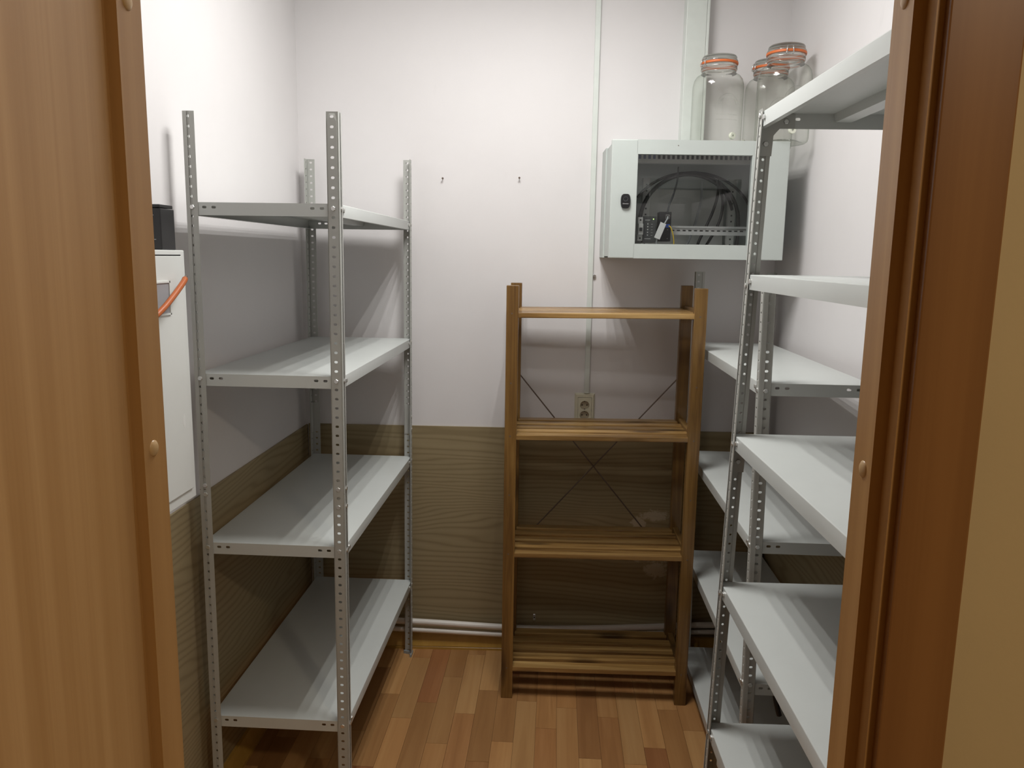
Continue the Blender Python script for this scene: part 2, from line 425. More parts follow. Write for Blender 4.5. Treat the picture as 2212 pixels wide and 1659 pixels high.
# door frame (jambs with a rebate), casing, door leaf
fr = bpy.data.objects.new('trim_1', None); COL.objects.link(fr)
struct(fr, 'brown laminate door frame with rebate and round screw caps', 'door frame')
def jamb(sign, xin):
    # plan profile: stop 12 mm proud of the rebate
    s = sign
    prof = [(xin, YN + 0.004), (xin, 0.808), (xin + s * 0.012, 0.8065), (xin + s * 0.012, 0.786), (xin + s * JT, 0.786), (xin + s * JT, YN + 0.004)]
    return MB().prism(prof, 2, 0.0, ZD + JT).build('jamb', M['frame'], fr)
jr = jamb(1, XDR); jl = jamb(-1, XDL)
prof = [(YN + 0.004, ZD), (0.808, ZD), (0.8065, ZD + 0.012), (0.786, ZD + 0.012), (0.786, ZD + JT), (YN + 0.004, ZD + JT)]
MB().prism(prof, 0, XDL, XDR).build('head_jamb', M['frame'], fr)
for xin, s, par in ((XDR, -1, jr), (XDL, 1, jl)):
    for zc in (0.35, 1.43, 1.9):
        mb = MB()
        capprof = [(0.0001, 0.0028), (0.004, 0.0026), (0.0075, 0.0016), (0.0093, 0.0002), (0.0095, -0.001), (0.0001, -0.001)]
        mb.lathe(capprof, 20)
        bmesh.ops.rotate(mb.bm, verts=mb.bm.verts, cent=(0, 0, 0), matrix=Matrix.Rotation(s * PI / 2, 3, 'Y'))
        mb.build('screw_cap', M['cap'], par, (xin, 0.829, zc), smooth=50)
ca = bpy.data.objects.new('trim_2', None); COL.objects.link(ca)
struct(ca, 'flat brown casing boards around the doorway on the corridor side', 'door casing')
for a, b in ((XDR + 0.0195, XDR + 0.0195 + 0.069), (XDL - 0.0195 - 0.069, XDL - 0.0195)):
    MB().box(a, b, 0.776, 0.790, 0.0, ZD + 0.088, 0.002, 2).build('casing_board', M['casing'], ca)
MB().box(XDL - 0.0885, XDR + 0.0885, 0.777, 0.790, ZD + 0.0195, ZD + 0.0875, 0.002, 2).build('casing_board', M['casing'], ca)
dr = bpy.data.objects.new('door_1', None); COL.objects.link(dr)
dr.location = (XDL - 0.010, 0.7995, 0.008); dr.rotation_euler = (0, 0, -math.radians(87.0))
struct(dr, 'beech laminate door leaf standing open against the corridor', 'door')
lf = MB().box(0.0, 0.80, -0.038, 0.0, 0.0, 2.05, 0.0015, 2).build('leaf', M['door'], dr)
# corridor shell, so that the doorway opens onto a real place
struct(MB().box(-2.2, 2.6, -2.4, YH, -0.12, 0.0).build('floor_corridor', M['hall_floor']), 'brown corridor floor outside the doorway', 'floor')
struct(MB().box(-2.2, 2.6, -2.4, YH, CEIL, CEIL + 0.1).build('ceiling_corridor', M['ceiling']), 'white corridor ceiling outside the doorway', 'ceiling')
struct(MB().box(-2.2, 2.6, -2.5, -2.4, 0.0, CEIL).build('wall_corridor_far', M['hall_wall']), 'mustard yellow corridor wall opposite the doorway', 'wall')
struct(MB().box(2.6, 2.7, -2.4, YH, 0.0, CEIL).build('wall_corridor_end', M['hall_wall']), 'mustard yellow corridor end wall', 'wall')
struct(MB().box(-2.3, -2.2, -2.4, YH, 0.0, CEIL).build('wall_corridor_side', M['hall_wall']), 'mustard yellow corridor wall at the other end', 'wall')

# ------------------------------------------------------------------ lamps
lamp = thing('ceiling_light', 'four-tube ceiling light fixture in the store room', 'ceiling light', (-0.106, 2.08, CEIL))
MB().box(-0.30, 0.30, -0.30, 0.30, -0.022, 0.0, 0.003, 1).build('housing', M['white'], lamp)
for k in range(4):
    x = (k - 1.5) * 0.123
    MB().prism([(x - 0.012, -0.040), (x - 0.012, -0.045), (x - 0.007, -0.050), (x + 0.007, -0.050), (x + 0.012, -0.045), (x + 0.012, -0.040)], 1, -0.285, 0.285).build('tube', M['tube'], lamp)
    MB().box(x - 0.0125, x + 0.0125, -0.285, 0.285, -0.040, -0.030).build('reflector', M['white'], lamp)
    ad_ = bpy.data.lights.new('tube_light', 'AREA'); ad_.shape = 'RECTANGLE'; ad_.size = 0.024; ad_.size_y = 0.57
    ad_.energy = TUBE_POWER; ad_.color = (1.0, 0.99, 0.965)
    ao = bpy.data.objects.new('tube_light', ad_); COL.objects.link(ao); ao.parent = lamp; ao.location = (x, 0, -0.0512)
    for s in (-1, 1):
        MB().box(x - 0.012, x + 0.012, s * 0.29 - 0.006, s * 0.29 + 0.006, -0.064, -0.022).build('lamp_holder', M['white'], lamp)
hl = thing('ceiling_light', 'corridor ceiling lamp with a round opal shade', 'ceiling light', (1.25, -0.55, CEIL))
MB().lathe([(0.001, 0.0), (0.15, 0.0), (0.15, -0.02), (0.001, -0.02)], 32).build('base', M['white'], hl)
MB().lathe([(0.14, -0.02), (0.135, -0.05), (0.10, -0.08), (0.05, -0.092), (0.001, -0.095)], 32).build('shade', M['hall_tube'], hl, smooth=60)

hd = bpy.data.lights.new('hall_light', 'AREA'); hd.shape = 'DISK'; hd.size = 0.24; hd.energy = HALL_POWER; hd.color = (1.0, 0.86, 0.66)
ho = bpy.data.objects.new('hall_light', hd); COL.objects.link(ho); ho.parent = hl; ho.location = (0, 0, -0.097)

# ------------------------------------------------------------------ slotted steel racks
def cell(bm, P, u0, u1, v0, v1, hole):
    """flat cell in plane mapped by P(u,v), with an optional 8-sided hole (cu, cv, w, h, chamfer)"""
    cs = [bm.verts.new(P(*q)) for q in ((u0, v0), (u1, v0), (u1, v1), (u0, v1))]
    if not hole:
        bm.faces.new(cs); return
    cu, cv, hw, hh, c = hole
    hw /= 2; hh /= 2
    iv = [bm.verts.new(P(cu + a, cv + b)) for a, b in ((-hw, -hh + c), (-hw + c, -hh), (hw - c, -hh), (hw, -hh + c), (hw, hh - c), (hw - c, hh), (-hw + c, hh), (-hw, hh - c))]
    bm.faces.new((cs[0], iv[1], iv[0])); bm.faces.new((cs[0], cs[1], iv[2], iv[1]))
    bm.faces.new((cs[1], iv[3], iv[2])); bm.faces.new((cs[1], cs[2], iv[4], iv[3]))
    bm.faces.new((cs[2], iv[5], iv[4])); bm.faces.new((cs[2], cs[3], iv[6], iv[5]))
    bm.faces.new((cs[3], iv[7], iv[6])); bm.faces.new((cs[3], cs[0], iv[0], iv[7]))
def post_mesh(H, w, hole, hole_at, ridge=False):
    """L-shaped upright: flanges along +x and +y, a hole every 25 mm on each"""
    bm = bmesh.new(); n = int(round(H / 0.025)); e = 0.003
    hw, hh, c = hole
    for fl_ in (0, 1):
        P = (lambda u, v: (u, 0.0, v)) if fl_ == 0 else (lambda u, v: (0.0, u, v))
        for i in range(n):
            cell(bm, P, e, w - 0.0025, i * 0.025, (i + 1) * 0.025, (hole_at, (i + 0.5) * 0.025, hw, hh, c))
    bmesh.ops.remove_doubles(bm, verts=bm.verts, dist=1e-5)
    def strip(a, b):
        bm.faces.new([bm.verts.new(q) for q in ((*a, 0), (*b, 0), (*b, H), (*a, H))])
    ins = 0.0012
    strip((w - 0.0025, 0), (w, -ins if ridge else 0.0008)); strip((0, w - 0.0025), (-ins if ridge else 0.0008, w))
    strip((e, 0), (0.0009, 0.0009)); strip((0, e), (0.0009, 0.0009))
    bmesh.ops.remove_doubles(bm, verts=bm.verts, dist=1e-5)
    bmesh.ops.recalc_face_normals(bm, faces=bm.faces[:])
    bmesh.ops.solidify(bm, geom=bm.faces[:], thickness=0.0016)
    me = bpy.data.meshes.new('post'); bm.to_mesh(me); bm.free(); me.materials.append(M['post']); return me
def shelf_mesh(W, L, H, slots):
    """pressed steel tray: top, rounded long flanges with returned lips, end flanges with slots"""
    bm = bmesh.new(); r = 0.0022; a = 0.0022
    def sweep(prof, y0, y1):
        A = [bm.verts.new((x, y0, z)) for x, z in prof]; B = [bm.verts.new((x, y1, z)) for x, z in prof]
        for i in range(len(prof) - 1): bm.faces.new((A[i], A[i + 1], B[i + 1], B[i]))
    k = 0.7071
    prof = [(a + 0.013, -H), (a, -H), (a, -r), (a + r * (1 - k), -r * (1 - k)), (a + r, 0), (W / 2, 0), (W - a - r, 0), (W - a - r * (1 - k), -r * (1 - k)), (W - a, -r), (W - a, -H), (W - a - 0.013, -H)]
    sweep(prof, a, L - a)
    for y in (a, L - a):
        P = lambda u, v: (u, y, v)
        us = sorted(slots + [W - s for s in slots]); edges = [a]
        for s in us: edges += [s - 0.010, s + 0.010]
        edges.append(W - a)
        for i in range(len(edges) - 1):
            mid = (edges[i] + edges[i + 1]) / 2; hit = [s for s in us if abs(s - mid) < 0.004]
            cell(bm, P, edges[i], edges[i + 1], -H, 0.0, (hit[0], -H * 0.38, 0.0115, 0.0065, 0.0018) if hit else None)
    bmesh.ops.remove_doubles(bm, verts=bm.verts, dist=1e-5)
    bmesh.ops.recalc_face_normals(bm, faces=bm.faces[:])
    bmesh.ops.solidify(bm, geom=bm.faces[:], thickness=0.0009)
    me = bpy.data.meshes.new('shelf'); bm.to_mesh(me); bm.free(); me.materials.append(M['metal'])
    for p in me.polygons: p.use_smooth = True
    me.set_sharp_from_angle(angle=math.radians(50)); return me
mb = MB(); mb.lathe([(0.0001, 0.0042), (0.0056, 0.0042), (0.0064, 0.0034), (0.0064, 0.0)], 6); mb.lathe([(0.0072, 0.0008), (0.0072, 0.0)], 14)
bolt_me = mb.mesh('bolt'); bolt_me.materials.append(M['bolt'])
def bolt(parent, loc, axis):
    o = put('bolt', bolt_me, parent, loc)
    o.rotation_euler = {'-y': (PI / 2, 0, 0), '-x': (0, -PI / 2, 0), '+y': (-PI / 2, 0, 0), '+x': (0, PI / 2, 0)}[axis]
    return o
foot_me = MB().prism([(-0.003, -0.003), (0.036, -0.003), (0.036, 0.004), (0.008, 0.012), (0.004, 0.036), (-0.003, 0.036)], 2, 0.0, 0.012).mesh('foot'); foot_me.materials.append(M['foot'])
def rack(label, loc, rz, W, L, H, tops, post_me, shelf_me, sh, lean, hat, splice, rib_w, group, front_only=False):
    t = thing('metal_shelving_rack', label, 'shelving rack', loc, rz, group)
    la = math.atan(lean)
    for cx, cy, rot in ((0, 0, 0), (W, 0, PI / 2), (W, L, PI), (0, L, 3 * PI / 2)):
        p = put('post', post_me, t, (cx, cy, 0.002))
        p.rotation_euler = (Matrix.Rotation(la, 3, 'Y') @ Matrix.Rotation(rot, 3, 'Z')).to_euler()
        put('foot', foot_me, p, (0, 0, -0.002))
        for zt in tops:
            zb = round((zt - sh * 0.38 - 0.0125) / 0.025) * 0.025 + 0.0125 - 0.002
            bolt(p, (hat, -0.0002, zb), '-y'); bolt(p, (-0.0002, hat, zb - 0.0002), '-x')
        if splice:
            zs = H / 2
            MB().box(0.002, 0.028, 0.0018, 0.0034, zs - 0.06, zs + 0.06).build('splice_plate', M['post'], p)
            MB().box(0.0018, 0.0034, 0.002, 0.028, zs - 0.06, zs + 0.06).build('splice_plate', M['post'], p)
            MB().box(-0.0006, 0.0304, -0.0006, 0.0, zs - 0.0008, zs + 0.0008).build('joint_line', M['wire'], p)
            for dz in (-0.0375, 0.0125) if rot != 0 else (-0.0125, 0.0125):
                bolt(p, (hat, -0.0002, zs + dz), '-y'); bolt(p, (-0.0002, hat, zs + dz), '-x')
    for zt in tops:
        s = put('shelf', shelf_me, t, (lean * zt, 0, zt))
        MB().prism([(W / 2 - rib_w / 2, -0.001), (W / 2 - rib_w / 2 + 0.006, -0.02), (W / 2 + rib_w / 2 - 0.006, -0.02), (W / 2 + rib_w / 2, -0.001)], 1, 0.004, L - 0.004).build('stiffener_rib', M['metal'], s)
        for y in (0.045, L - 0.045):
            bolt(s, (0.0022, y, -sh * 0.45), '-x'); bolt(s, (W - 0.0022, y, -sh * 0.45), '+x')
    return t
slot = (0.0095, 0.0066, 0.002)
post20 = post_mesh(2.0, 0.030, slot, 0.0155)
post16 = post_mesh(1.6, 0.030, slot, 0.0155)
post20r = post_mesh(2.0, 0.034, (0.0062, 0.0062, 0.0018), 0.0185, True)
G = 'grey metal shelving racks'
shA = shelf_mesh(0.402, 1.003, 0.033, [0.046, 0.071])
rack('grey slotted metal rack with four shelves beside the white electrical box', (-0.970, 2.027, 0), 0.0, 0.402, 1.003, 2.0,
     [1.775, 1.325, 0.850, 0.325], post20, shA, 0.033, 0.003, 0.0155, True, 0.045, G)
shB = shelf_mesh(0.300, 1.008, 0.033, [0.046, 0.071])
rf = rack('low grey metal rack with slotted posts in the corner under the glazed cabinet', (0.552, 2.040, 0), 0.004, 0.300, 1.008, 1.6,
     [1.333, 0.902, 0.490, 0.072], post16, shB, 0.033, -0.0148, 0.0155, False, 0.04, G)
shC = shelf_mesh(0.400, 1.0, 0.036, [0.062, 0.092])
NR = rack('tall grey metal rack with round-holed posts and five shelves just inside the doorway', (0.454, 0.985, 0), 0.025, 0.400, 1.0, 2.0,
     [1.996, 1.613, 1.2095, 0.810, 0.405], post20r, shC, 0.036, 0.0225, 0.0185, False, 0.05, G)
# corner gussets under two shelves of the tall rack
for zt in (1.996, 1.2095):
    for side in (0, 1):
        pts = [(0.003, -0.002), (0.085, -0.002), (0.085, -0.034), (0.050, -0.036), (0.036, -0.052), (0.034, -0.10), (0.003, -0.10)]
        if side: pts = [(0.400 - a, b) for a, b in pts][::-1]
        g = MB().prism([(a + 0.0225 * zt, b + zt) for a, b in pts], 1, 0.9945, 0.9962).build('gusset_plate', M['post'], NR)
        for a, b in ((0.064, -0.02), (0.0185, -0.072)):
            aa = 0.400 - a if side else a
            bolt(g, (aa + 0.0225 * zt, 0.9945, b + zt), '-y')

# ------------------------------------------------------------------ wooden rack
WX0, WX1, WY0, WY1, WH = -0.174, 0.518, 2.724, 3.045, 1.549
wr_ = thing('wooden_rack', 'brown stained wooden rack with four slatted shelves and crossed wire brace', 'rack', (WX0, WY0, 0), 0.006)
WW, WD, PW_, PD_ = WX1 - WX0, WY1 - WY0, 0.0425, 0.034
for cx in (0, WW - PW_):
    for cy in (0, WD - PD_):
        p = MB().box(cx, cx + PW_, cy, cy + PD_, 0, WH, 0.0018, 2).build('post', M['wood_z'], wr_)
        if cy == 0:
            for zt in (1.456, 1.21, 1.018, 0.80, 0.576, 0.127):
                MB().lathe([(0.0001, 0.0), (0.003, 0.0), (0.0032, -0.001)], 10).build('nail_head', M['wire'], p, (cx + PW_ * 0.47, -0.0003, zt - 0.004)).rotation_euler = (PI / 2, 0, 0)
for zt in (1.456, 1.018, 0.576, 0.127):
    sh_ = bpy.data.objects.new('shelf', None); COL.objects.link(sh_); sh_.parent = wr_
    sh_.location = (0, 0, zt); sh_.empty_display_size = 0.05
    sh_.rotation_euler = (0, -0.011, 0)
    for cx in (0.012, WW - 0.012 - 0.020):
        MB().box(cx, cx + 0.020, PD_ - 0.002, WD - PD_ + 0.002, -0.030, 0.011, 0.0015, 2).build('side_bar', M['wood_y'], sh_)
    sw, gap = 0.0455, 0.0215
    for i in range(5):
        y0 = 0.002 + i * (sw + gap)
        xa, xb = (PW_ - 0.006, WW - PW_ + 0.006) if i in (0, 4) else (0.030, WW - 0.030)
        dz = random.uniform(-0.0012, 0.0012)
        MB().box(xa, xb, y0, y0 + sw, -0.0185 + dz, dz, 0.003, 2).build('slat', M['wood_x'], sh_)
# crossed wire brace on the back
for (xa, za), (xb, zb), dy in (((0.020, 1.213), (0.622, 0.480), 0.0), ((0.672, 1.205), (0.055, 0.500), 0.004)):
    MB().cyl((xa, WD + 0.002 + dy, za), (xb, WD + 0.002 + dy, zb), 0.0026, 8).build('brace_wire', M['wire'], wr_, smooth=60)

# ------------------------------------------------------------------ back wall services
def wall_obj(mb, name, mat, label, cat, s, z, d=0.0, smooth=None):
    o = mb.build(name, mat, loc=BW(s, d, z), rz=TH, smooth=smooth); return tag(o, label, cat)
# narrow trunking down to the socket; local y points into the wall
mb = MB().box(-0.0098, 0.0098, -0.012, 0.0, 0.0, CEIL - 1.108, 0.001, 1)
tr = wall_obj(mb, 'cable_trunking', M['pvc'], 'narrow white cable trunking running down to the double socket', 'cable trunking', 0.1300, 1.108)
# wide duct up from the cabinet
du = thing('cable_duct', 'wide white plastic cable duct rising behind the glass jars', 'cable duct', BW(0.4935, 0, 2.044), TH)
MB().box(-0.0425, 0.0425, -0.040, 0.0, 0.0, CEIL - 2.044).build('base', M['pvc'], du)
MB().box(-0.0425, 0.0315, -0.056, -0.040, 0.0, CEIL - 2.044, 0.002, 2).build('cover', M['pvc'], du)
MB().box(0.0320, 0.0425, -0.055, -0.040, 0.0, CEIL - 2.044, 0.002, 2).build('edge_strip', M['pvc'], du)
# double socket
sk = thing('double_socket', 'cream double power socket above the wooden rack shelf', 'socket', BW(0.1235, 0, 0.970), TH)
mb = MB(); hw, hh = 0.0405, 0.138
out = [(-hw, 0), (hw, 0), (hw, hh), (-hw, hh)]
def rectloft(mb, rects):
    rings = []
    for (x0, x1, z0, z1, y) in rects: rings.append([mb.bm.verts.new(q) for q in ((x0, y, z0), (x1, y, z0), (x1, y, z1), (x0, y, z1))])
    for a, b in zip(rings, rings[1:]):
        for k in range(4): mb.bm.faces.new((a[k], a[(k + 1) % 4], b[(k + 1) % 4], b[k]))
    return rings
rectloft(mb, [(-hw, hw, 0, hh, 0), (-hw, hw, 0, hh, -0.004), (-hw + 0.006, hw - 0.006, 0.006, hh - 0.006, -0.0105), (-hw + 0.0125, hw - 0.0125, 0.015, hh - 0.0165, -0.0105), (-hw + 0.0130, hw - 0.0130, 0.0155, hh - 0.017, -0.0085)])
mb.build('frame', M['socket'], sk)
# insert with two round wells
mb = MB(); xi, zi0, zi1 = hw - 0.0132, 0.0157, hh - 0.0172; zc_ = (zi0 + zi1) / 2; wr1 = 0.0186
for zc, za, zb in ((zc_ + 0.0205, zc_, zi1), (zc_ - 0.0205, zi0, zc_)):
    n = 32; ring = []; outr = []
    for k in range(n):
        a = 2 * PI * (k + 0.5) / n; ca_, sa_ = math.cos(a), math.sin(a)
        ring.append(mb.bm.verts.new((wr1 * ca_, -0.0118, zc + wr1 * sa_)))
        t_ = min(xi / abs(ca_) if abs(ca_) > 1e-6 else 9, ((zb - zc) if sa_ > 0 else (zc - za)) / abs(sa_) if abs(sa_) > 1e-6 else 9)
        outr.append(mb.bm.verts.new((t_ * ca_, -0.0118, zc + t_ * sa_)))
    back = [mb.bm.verts.new((v.co.x * 0.97, -0.001, zc + (v.co.z - zc) * 0.97)) for v in ring]
    for k in range(n):
        j = (k + 1) % n
        mb.bm.faces.new((ring[k], ring[j], outr[j], outr[k])); mb.bm.faces.new((back[k], back[j], ring[j], ring[k]))
ins = mb.build('insert', M['socket'], sk)
for zc in (zc_ + 0.0205, zc_ - 0.0205):
    wl_ = MB().lathe([(0.0001, 0.0), (0.0183, 0.0), (0.0183, -0.001)], 28).build('well', M['socket_in'], sk, (0, -0.002, zc)); wl_.rotation_euler = (PI / 2, 0, 0)
    for sx in (-0.0095, 0.0095):
        h = MB().lathe([(0.0001, 0.0002), (0.0026, 0.0002), (0.0026, -0.0005)], 14).build('pin_hole', M['black'], wl_, (sx, 0.0, 0.0004))
    for sz in (-0.0165, 0.0165):
        MB().box(-0.0022, 0.0022, sz - 0.002, sz + 0.002, 0.0, 0.0035).build('earth_clip', M['wire'], wl_)
# screws in the wall, clip by the trunking, small bracket over the pipes
for s, z, lab in ((-0.452, 1.9423, 'small dark screw in the bare wall nearer the four-shelf rack'), (-0.1554, 1.9481, 'small dark screw in the bare wall nearer the trunking')):
    sc = MB().lathe([(0.0001, 0.018), (0.003, 0.018), (0.0042, 0.015), (0.0016, 0.013), (0.0016, -0.002)], 10)
    o = tag(sc.build('screw', M['wire'], loc=BW(s, 0, z), smooth=40), lab, 'screw', 'screws in the back wall'); o.rotation_euler = (PI / 2, 0, TH)
wall_obj(MB().prism([(-0.003, -0.005), (0.004, -0.003), (0.007, 0.004), (0.002, 0.006), (-0.003, 0.002)], 1, -0.012, 0.0), 'wall_clip', M['steel'], 'tiny metal clip beside the narrow trunking', 'clip', 0.1445, 1.577)
br = thing('wall_bracket', 'small grey mounting plate low on the brown panelling above the pipes', 'bracket', BW(-0.062, 0.008, 0.142), TH)
MB().box(-0.005, 0.005, -0.003, 0.0, -0.014, 0.014, 0.001, 1).build('plate', M['alu'], br)
MB().lathe([(0.0001, 0.0006), (0.0028, 0.0006), (0.0028, 0.0)], 12).build('hole', M['black'], br, (0, -0.003, 0)).rotation_euler = (PI / 2, 0, 0)
# heating pipes, sagging a little
def smooth_path(pts, n=6):
    out_ = []
    P = [Vector(p) for p in pts]; P = [P[0] * 2 - P[1]] + P + [P[-1] * 2 - P[-2]]
    for i in range(1, len(P) - 2):
        for k in range(n):
            t = k / n
            out_.append(0.5 * ((2 * P[i]) + (P[i + 1] - P[i - 1]) * t + (2 * P[i - 1] - 5 * P[i] + 4 * P[i + 1] - P[i + 2]) * t * t + (3 * P[i] - P[i - 1] - 3 * P[i + 1] + P[i + 2]) * t ** 3))
    out_.append(P[-2]); return out_
up_ = [BW(s, 0.040, z) for s, z in ((-0.98, 0.137), (-0.576, 0.1262), (-0.2, 0.1098), (-0.05, 0.1062), (0.18, 0.113), (0.47, 0.1275), (0.60, 0.137), (0.82, 0.142))]
tag(MB().tube(smooth_path(up_), 0.0128, 12).build('heating_pipe', M['pipe'], smooth=60), 'upper white heating pipe along the foot of the panelled wall', 'pipe', 'white heating pipes')
lo_ = [BW(s, 0.040, z) for s, z in ((-0.98, 0.10), (-0.576, 0.0896), (-0.2, 0.076), (-0.05, 0.0735), (0.18, 0.082), (0.47, 0.0985), (0.60, 0.1065), (0.82, 0.11))]
tag(MB().tube(smooth_path(lo_), 0.0105, 12).build('heating_pipe', M['pipe'], smooth=60), 'lower white heating pipe just above the honey baseboard', 'pipe', 'white heating pipes')

# ------------------------------------------------------------------ glazed wall cabinet
CS0, CS1, CZ0, CZ1, CDP = 0.163, 0.768, 1.6485, 2.0485, 0.35
cb = thing('wall_cabinet', 'pale grey metal wall cabinet with a smoked glass door', 'cabinet', BW(CS0, 0, CZ0), TH)
CWd, CHt = CS1 - CS0, CZ1 - CZ0
mb = MB()
def shell(mb, x0, x1, z0, z1, ya, yb, t=0.002):
    mb.box(x0, x0 + t, yb, ya, z0, z1); mb.box(x1 - t, x1, yb, ya, z0, z1)
    mb.box(x0 + t, x1 - t, yb, ya, z0, z0 + t); mb.box(x0 + t, x1 - t, yb, ya, z1 - t, z1)
shell(mb, 0.001, CWd - 0.001, 0.001, CHt - 0.001, 0.0, -0.13)
shell(mb, 0.006, CWd - 0.006, 0.006, CHt - 0.006, -0.13, -0.318)
mb.box(0.001, CWd - 0.001, -0.002, 0.0, 0.001, CHt - 0.001)
mb.box(0.001, 0.008, -0.132, -0.13, 0.001, CHt - 0.001); mb.box(CWd - 0.008, CWd - 0.001, -0.132, -0.13, 0.001, CHt - 0.001)
mb.build('body', M['cabinet'], cb)
MB().box(0.176, 0.470, -0.035, -0.028, 0.03, 0.262, 0.001, 1).build('mounting_plate', M['cab_in'], cb)
for x in (0.150, 0.475):
    up = MB().box(x, x + 0.028, -0.075, -0.055, 0.01, CHt - 0.10, 0.001, 1).build('upright', M['cab_in'], cb)
    for k in range(12):
        MB().box(x + 0.011, x + 0.017, -0.0756, -0.0745, 0.03 + k * 0.022, 0.036 + k * 0.022).build('slot', M['black'], up)
# door with window
WNx0, WNx1, WNz0, WNz1 = 0.0905, 0.479, 0.050, 0.352
dr2 = MB()
y0, y1 = -CDP, -CDP + 0.024
dr2.box(0, WNx0, y0, y1, 0, CHt, 0.003, 2); dr2.box(WNx1, CWd, y0, y1, 0, CHt, 0.003, 2)
dr2.box(WNx0 - 0.004, WNx1 + 0.004, y0, y1, 0, WNz0); dr2.box(WNx0 - 0.004, WNx1 + 0.004, y0, y1, WNz1, CHt)
door2 = dr2.build('door', M['cabinet'], cb)
MB().box(WNx0 - 0.004, WNx1 + 0.004, -CDP + 0.004, -CDP + 0.007, WNz0 - 0.004, WNz1 + 0.004).build('window_pane', M['pane'], door2)
# lock: rounded black escutcheon
mb = MB(); n = 36; rings = []
for fr_, yy in ((1.0, -CDP), (1.0, -CDP - 0.006), (0.93, -CDP - 0.0085), (0.0, -CDP - 0.0095)):
    ring = []
    for k in range(n):
        a = 2 * PI * k / n; ca_, sa_ = math.cos(a), math.sin(a)
        ex = lambda c: math.copysign(abs(c) ** 0.55, c)
        ring.append(mb.bm.verts.new((0.0522 + 0.0165 * ex(ca_) * fr_, yy, 0.194 + 0.0245 * math.copysign(abs(sa_) ** 0.75, sa_) * fr_)))
    rings.append(ring)
for a, b in zip(rings, rings[1:]):
    for k in range(n): mb.bm.faces.new((a[k], a[(k + 1) % n], b[(k + 1) % n], b[k]))
bmesh.ops.remove_doubles(mb.bm, verts=mb.bm.verts, dist=1e-6)
lock = mb.build('lock', M['black'], door2, smooth=40)
kh = MB().lathe([(0.0085, 0.0), (0.0085, 0.0015), (0.0070, 0.0015), (0.0065, 0.0), (0.0001, 0.0)], 24).build('key_barrel', M['darkgrey'], lock, (0.0515, -CDP - 0.0090, 0.201), smooth=40); kh.rotation_euler = (PI / 2, 0, 0)
fc = bpy.data.curves.new('lettering', 'FONT'); fc.body = 'Schneider'; fc.size = 0.0052; fc.align_x = 'CENTER'; fc.extrude = 0.0001
fo = bpy.data.objects.new('tmp', fc); COL.objects.link(fo)
bpy.context.view_layer.update()
tme = bpy.data.meshes.new_from_object(fo.evaluated_get(bpy.context.evaluated_depsgraph_get())); bpy.data.objects.remove(fo)
tme.materials.append(M['print'])
lt = put('lettering', tme, lock, (0.0522, -CDP - 0.0099, 0.1835)); lt.rotation_euler = (PI / 2, 0, 0)
MB().lathe([(0.0001, 0.001), (0.0016, 0.001), (0.0016, 0.0)], 8).build('rivet', M['wire'], door2, (0.2255, -CDP, 0.3817)).rotation_euler = (PI / 2, 0, 0)
# slotted strip near the top, with coloured inserts
pp = bpy.data.objects.new('slotted_panel', None); COL.objects.link(pp); pp.parent = cb; pp.location = (0, -0.20, 0)
MB().box(0.075, 0.56, 0.0, 0.03, 0.340, 0.388, 0.001, 1).build('strip', M['cab_in'], pp)
for k in range(28):
    x = 0.1858 + (k - 5) * 0.0172
    if x < 0.08: continue
    MB().box(x - 0.0046, x + 0.0046, -0.0012, 0.001, 0.3545, 0.3695).build('port', M['bluish'] if k < 5 else M['black'], pp)
# DIN rail
rl = MB(); rx0_, rx1_ = 0.09, 0.52
rl.box(rx0_, rx1_, -0.207, -0.205, 0.0865, 0.1185); rl.box(rx0_, rx1_, -0.2125, -0.207, 0.1115, 0.1185); rl.box(rx0_, rx1_, -0.2125, -0.207, 0.0865, 0.0925)
rail = rl.build('din_rail', M['alu'], cb)
for k in range(19): MB().box(0.115 + k * 0.0208, 0.1265 + k * 0.0208, -0.2078, -0.206, 0.1005, 0.1045).build('slot', M['black'], rail)
for x in (0.115, 0.50): MB().box(x, x + 0.012, -0.205, -0.028, 0.092, 0.112).build('rail_bracket', M['cab_in'], cb)
# devices clipped on the rail (things of their own)
def cabp(x, y, z): return BW(CS0 + x, -y, CZ0 + z)
cbk = thing('circuit_breaker', 'narrow white circuit breaker clipped on the rail inside the glazed cabinet', 'breaker', cabp(0.1110, -0.2125, 0.0625), TH)
MB().box(0, 0.0178, -0.046, 0, 0, 0.083, 0.0008, 1).build('body', M['white'], cbk)
MB().box(0.0005, 0.0173, -0.062, -0.046, 0.021, 0.060, 0.0008, 1).build('nose', M['white'], cbk)
MB().box(0.004, 0.0138, -0.0685, -0.060, 0.034, 0.0455, 0.0008, 1).build('toggle', M['darkgrey'], cbk)
for z in (0.009, 0.073): MB().lathe([(0.0001, 0.0004), (0.0032, 0.0004), (0.0032, 0)], 12).build('terminal_screw', M['black'], cbk, (0.009, -0.046, z)).rotation_euler = (PI / 2, 0, 0)
psu = thing('power_supply', 'dark grey power supply module with a green light inside the glazed cabinet', 'power supply', cabp(0.1298, -0.2125, 0.0570), TH)
MB().box(0, 0.0465, -0.048, 0, 0, 0.0915, 0.001, 1).build('body', M['darkgrey'], psu)
MB().lathe([(0.0001, 0.0016), (0.0017, 0.001), (0.0019, 0.0)], 12).build('light', M['led'], psu, (0.036, -0.048, 0.082)).rotation_euler = (PI / 2, 0, 0)
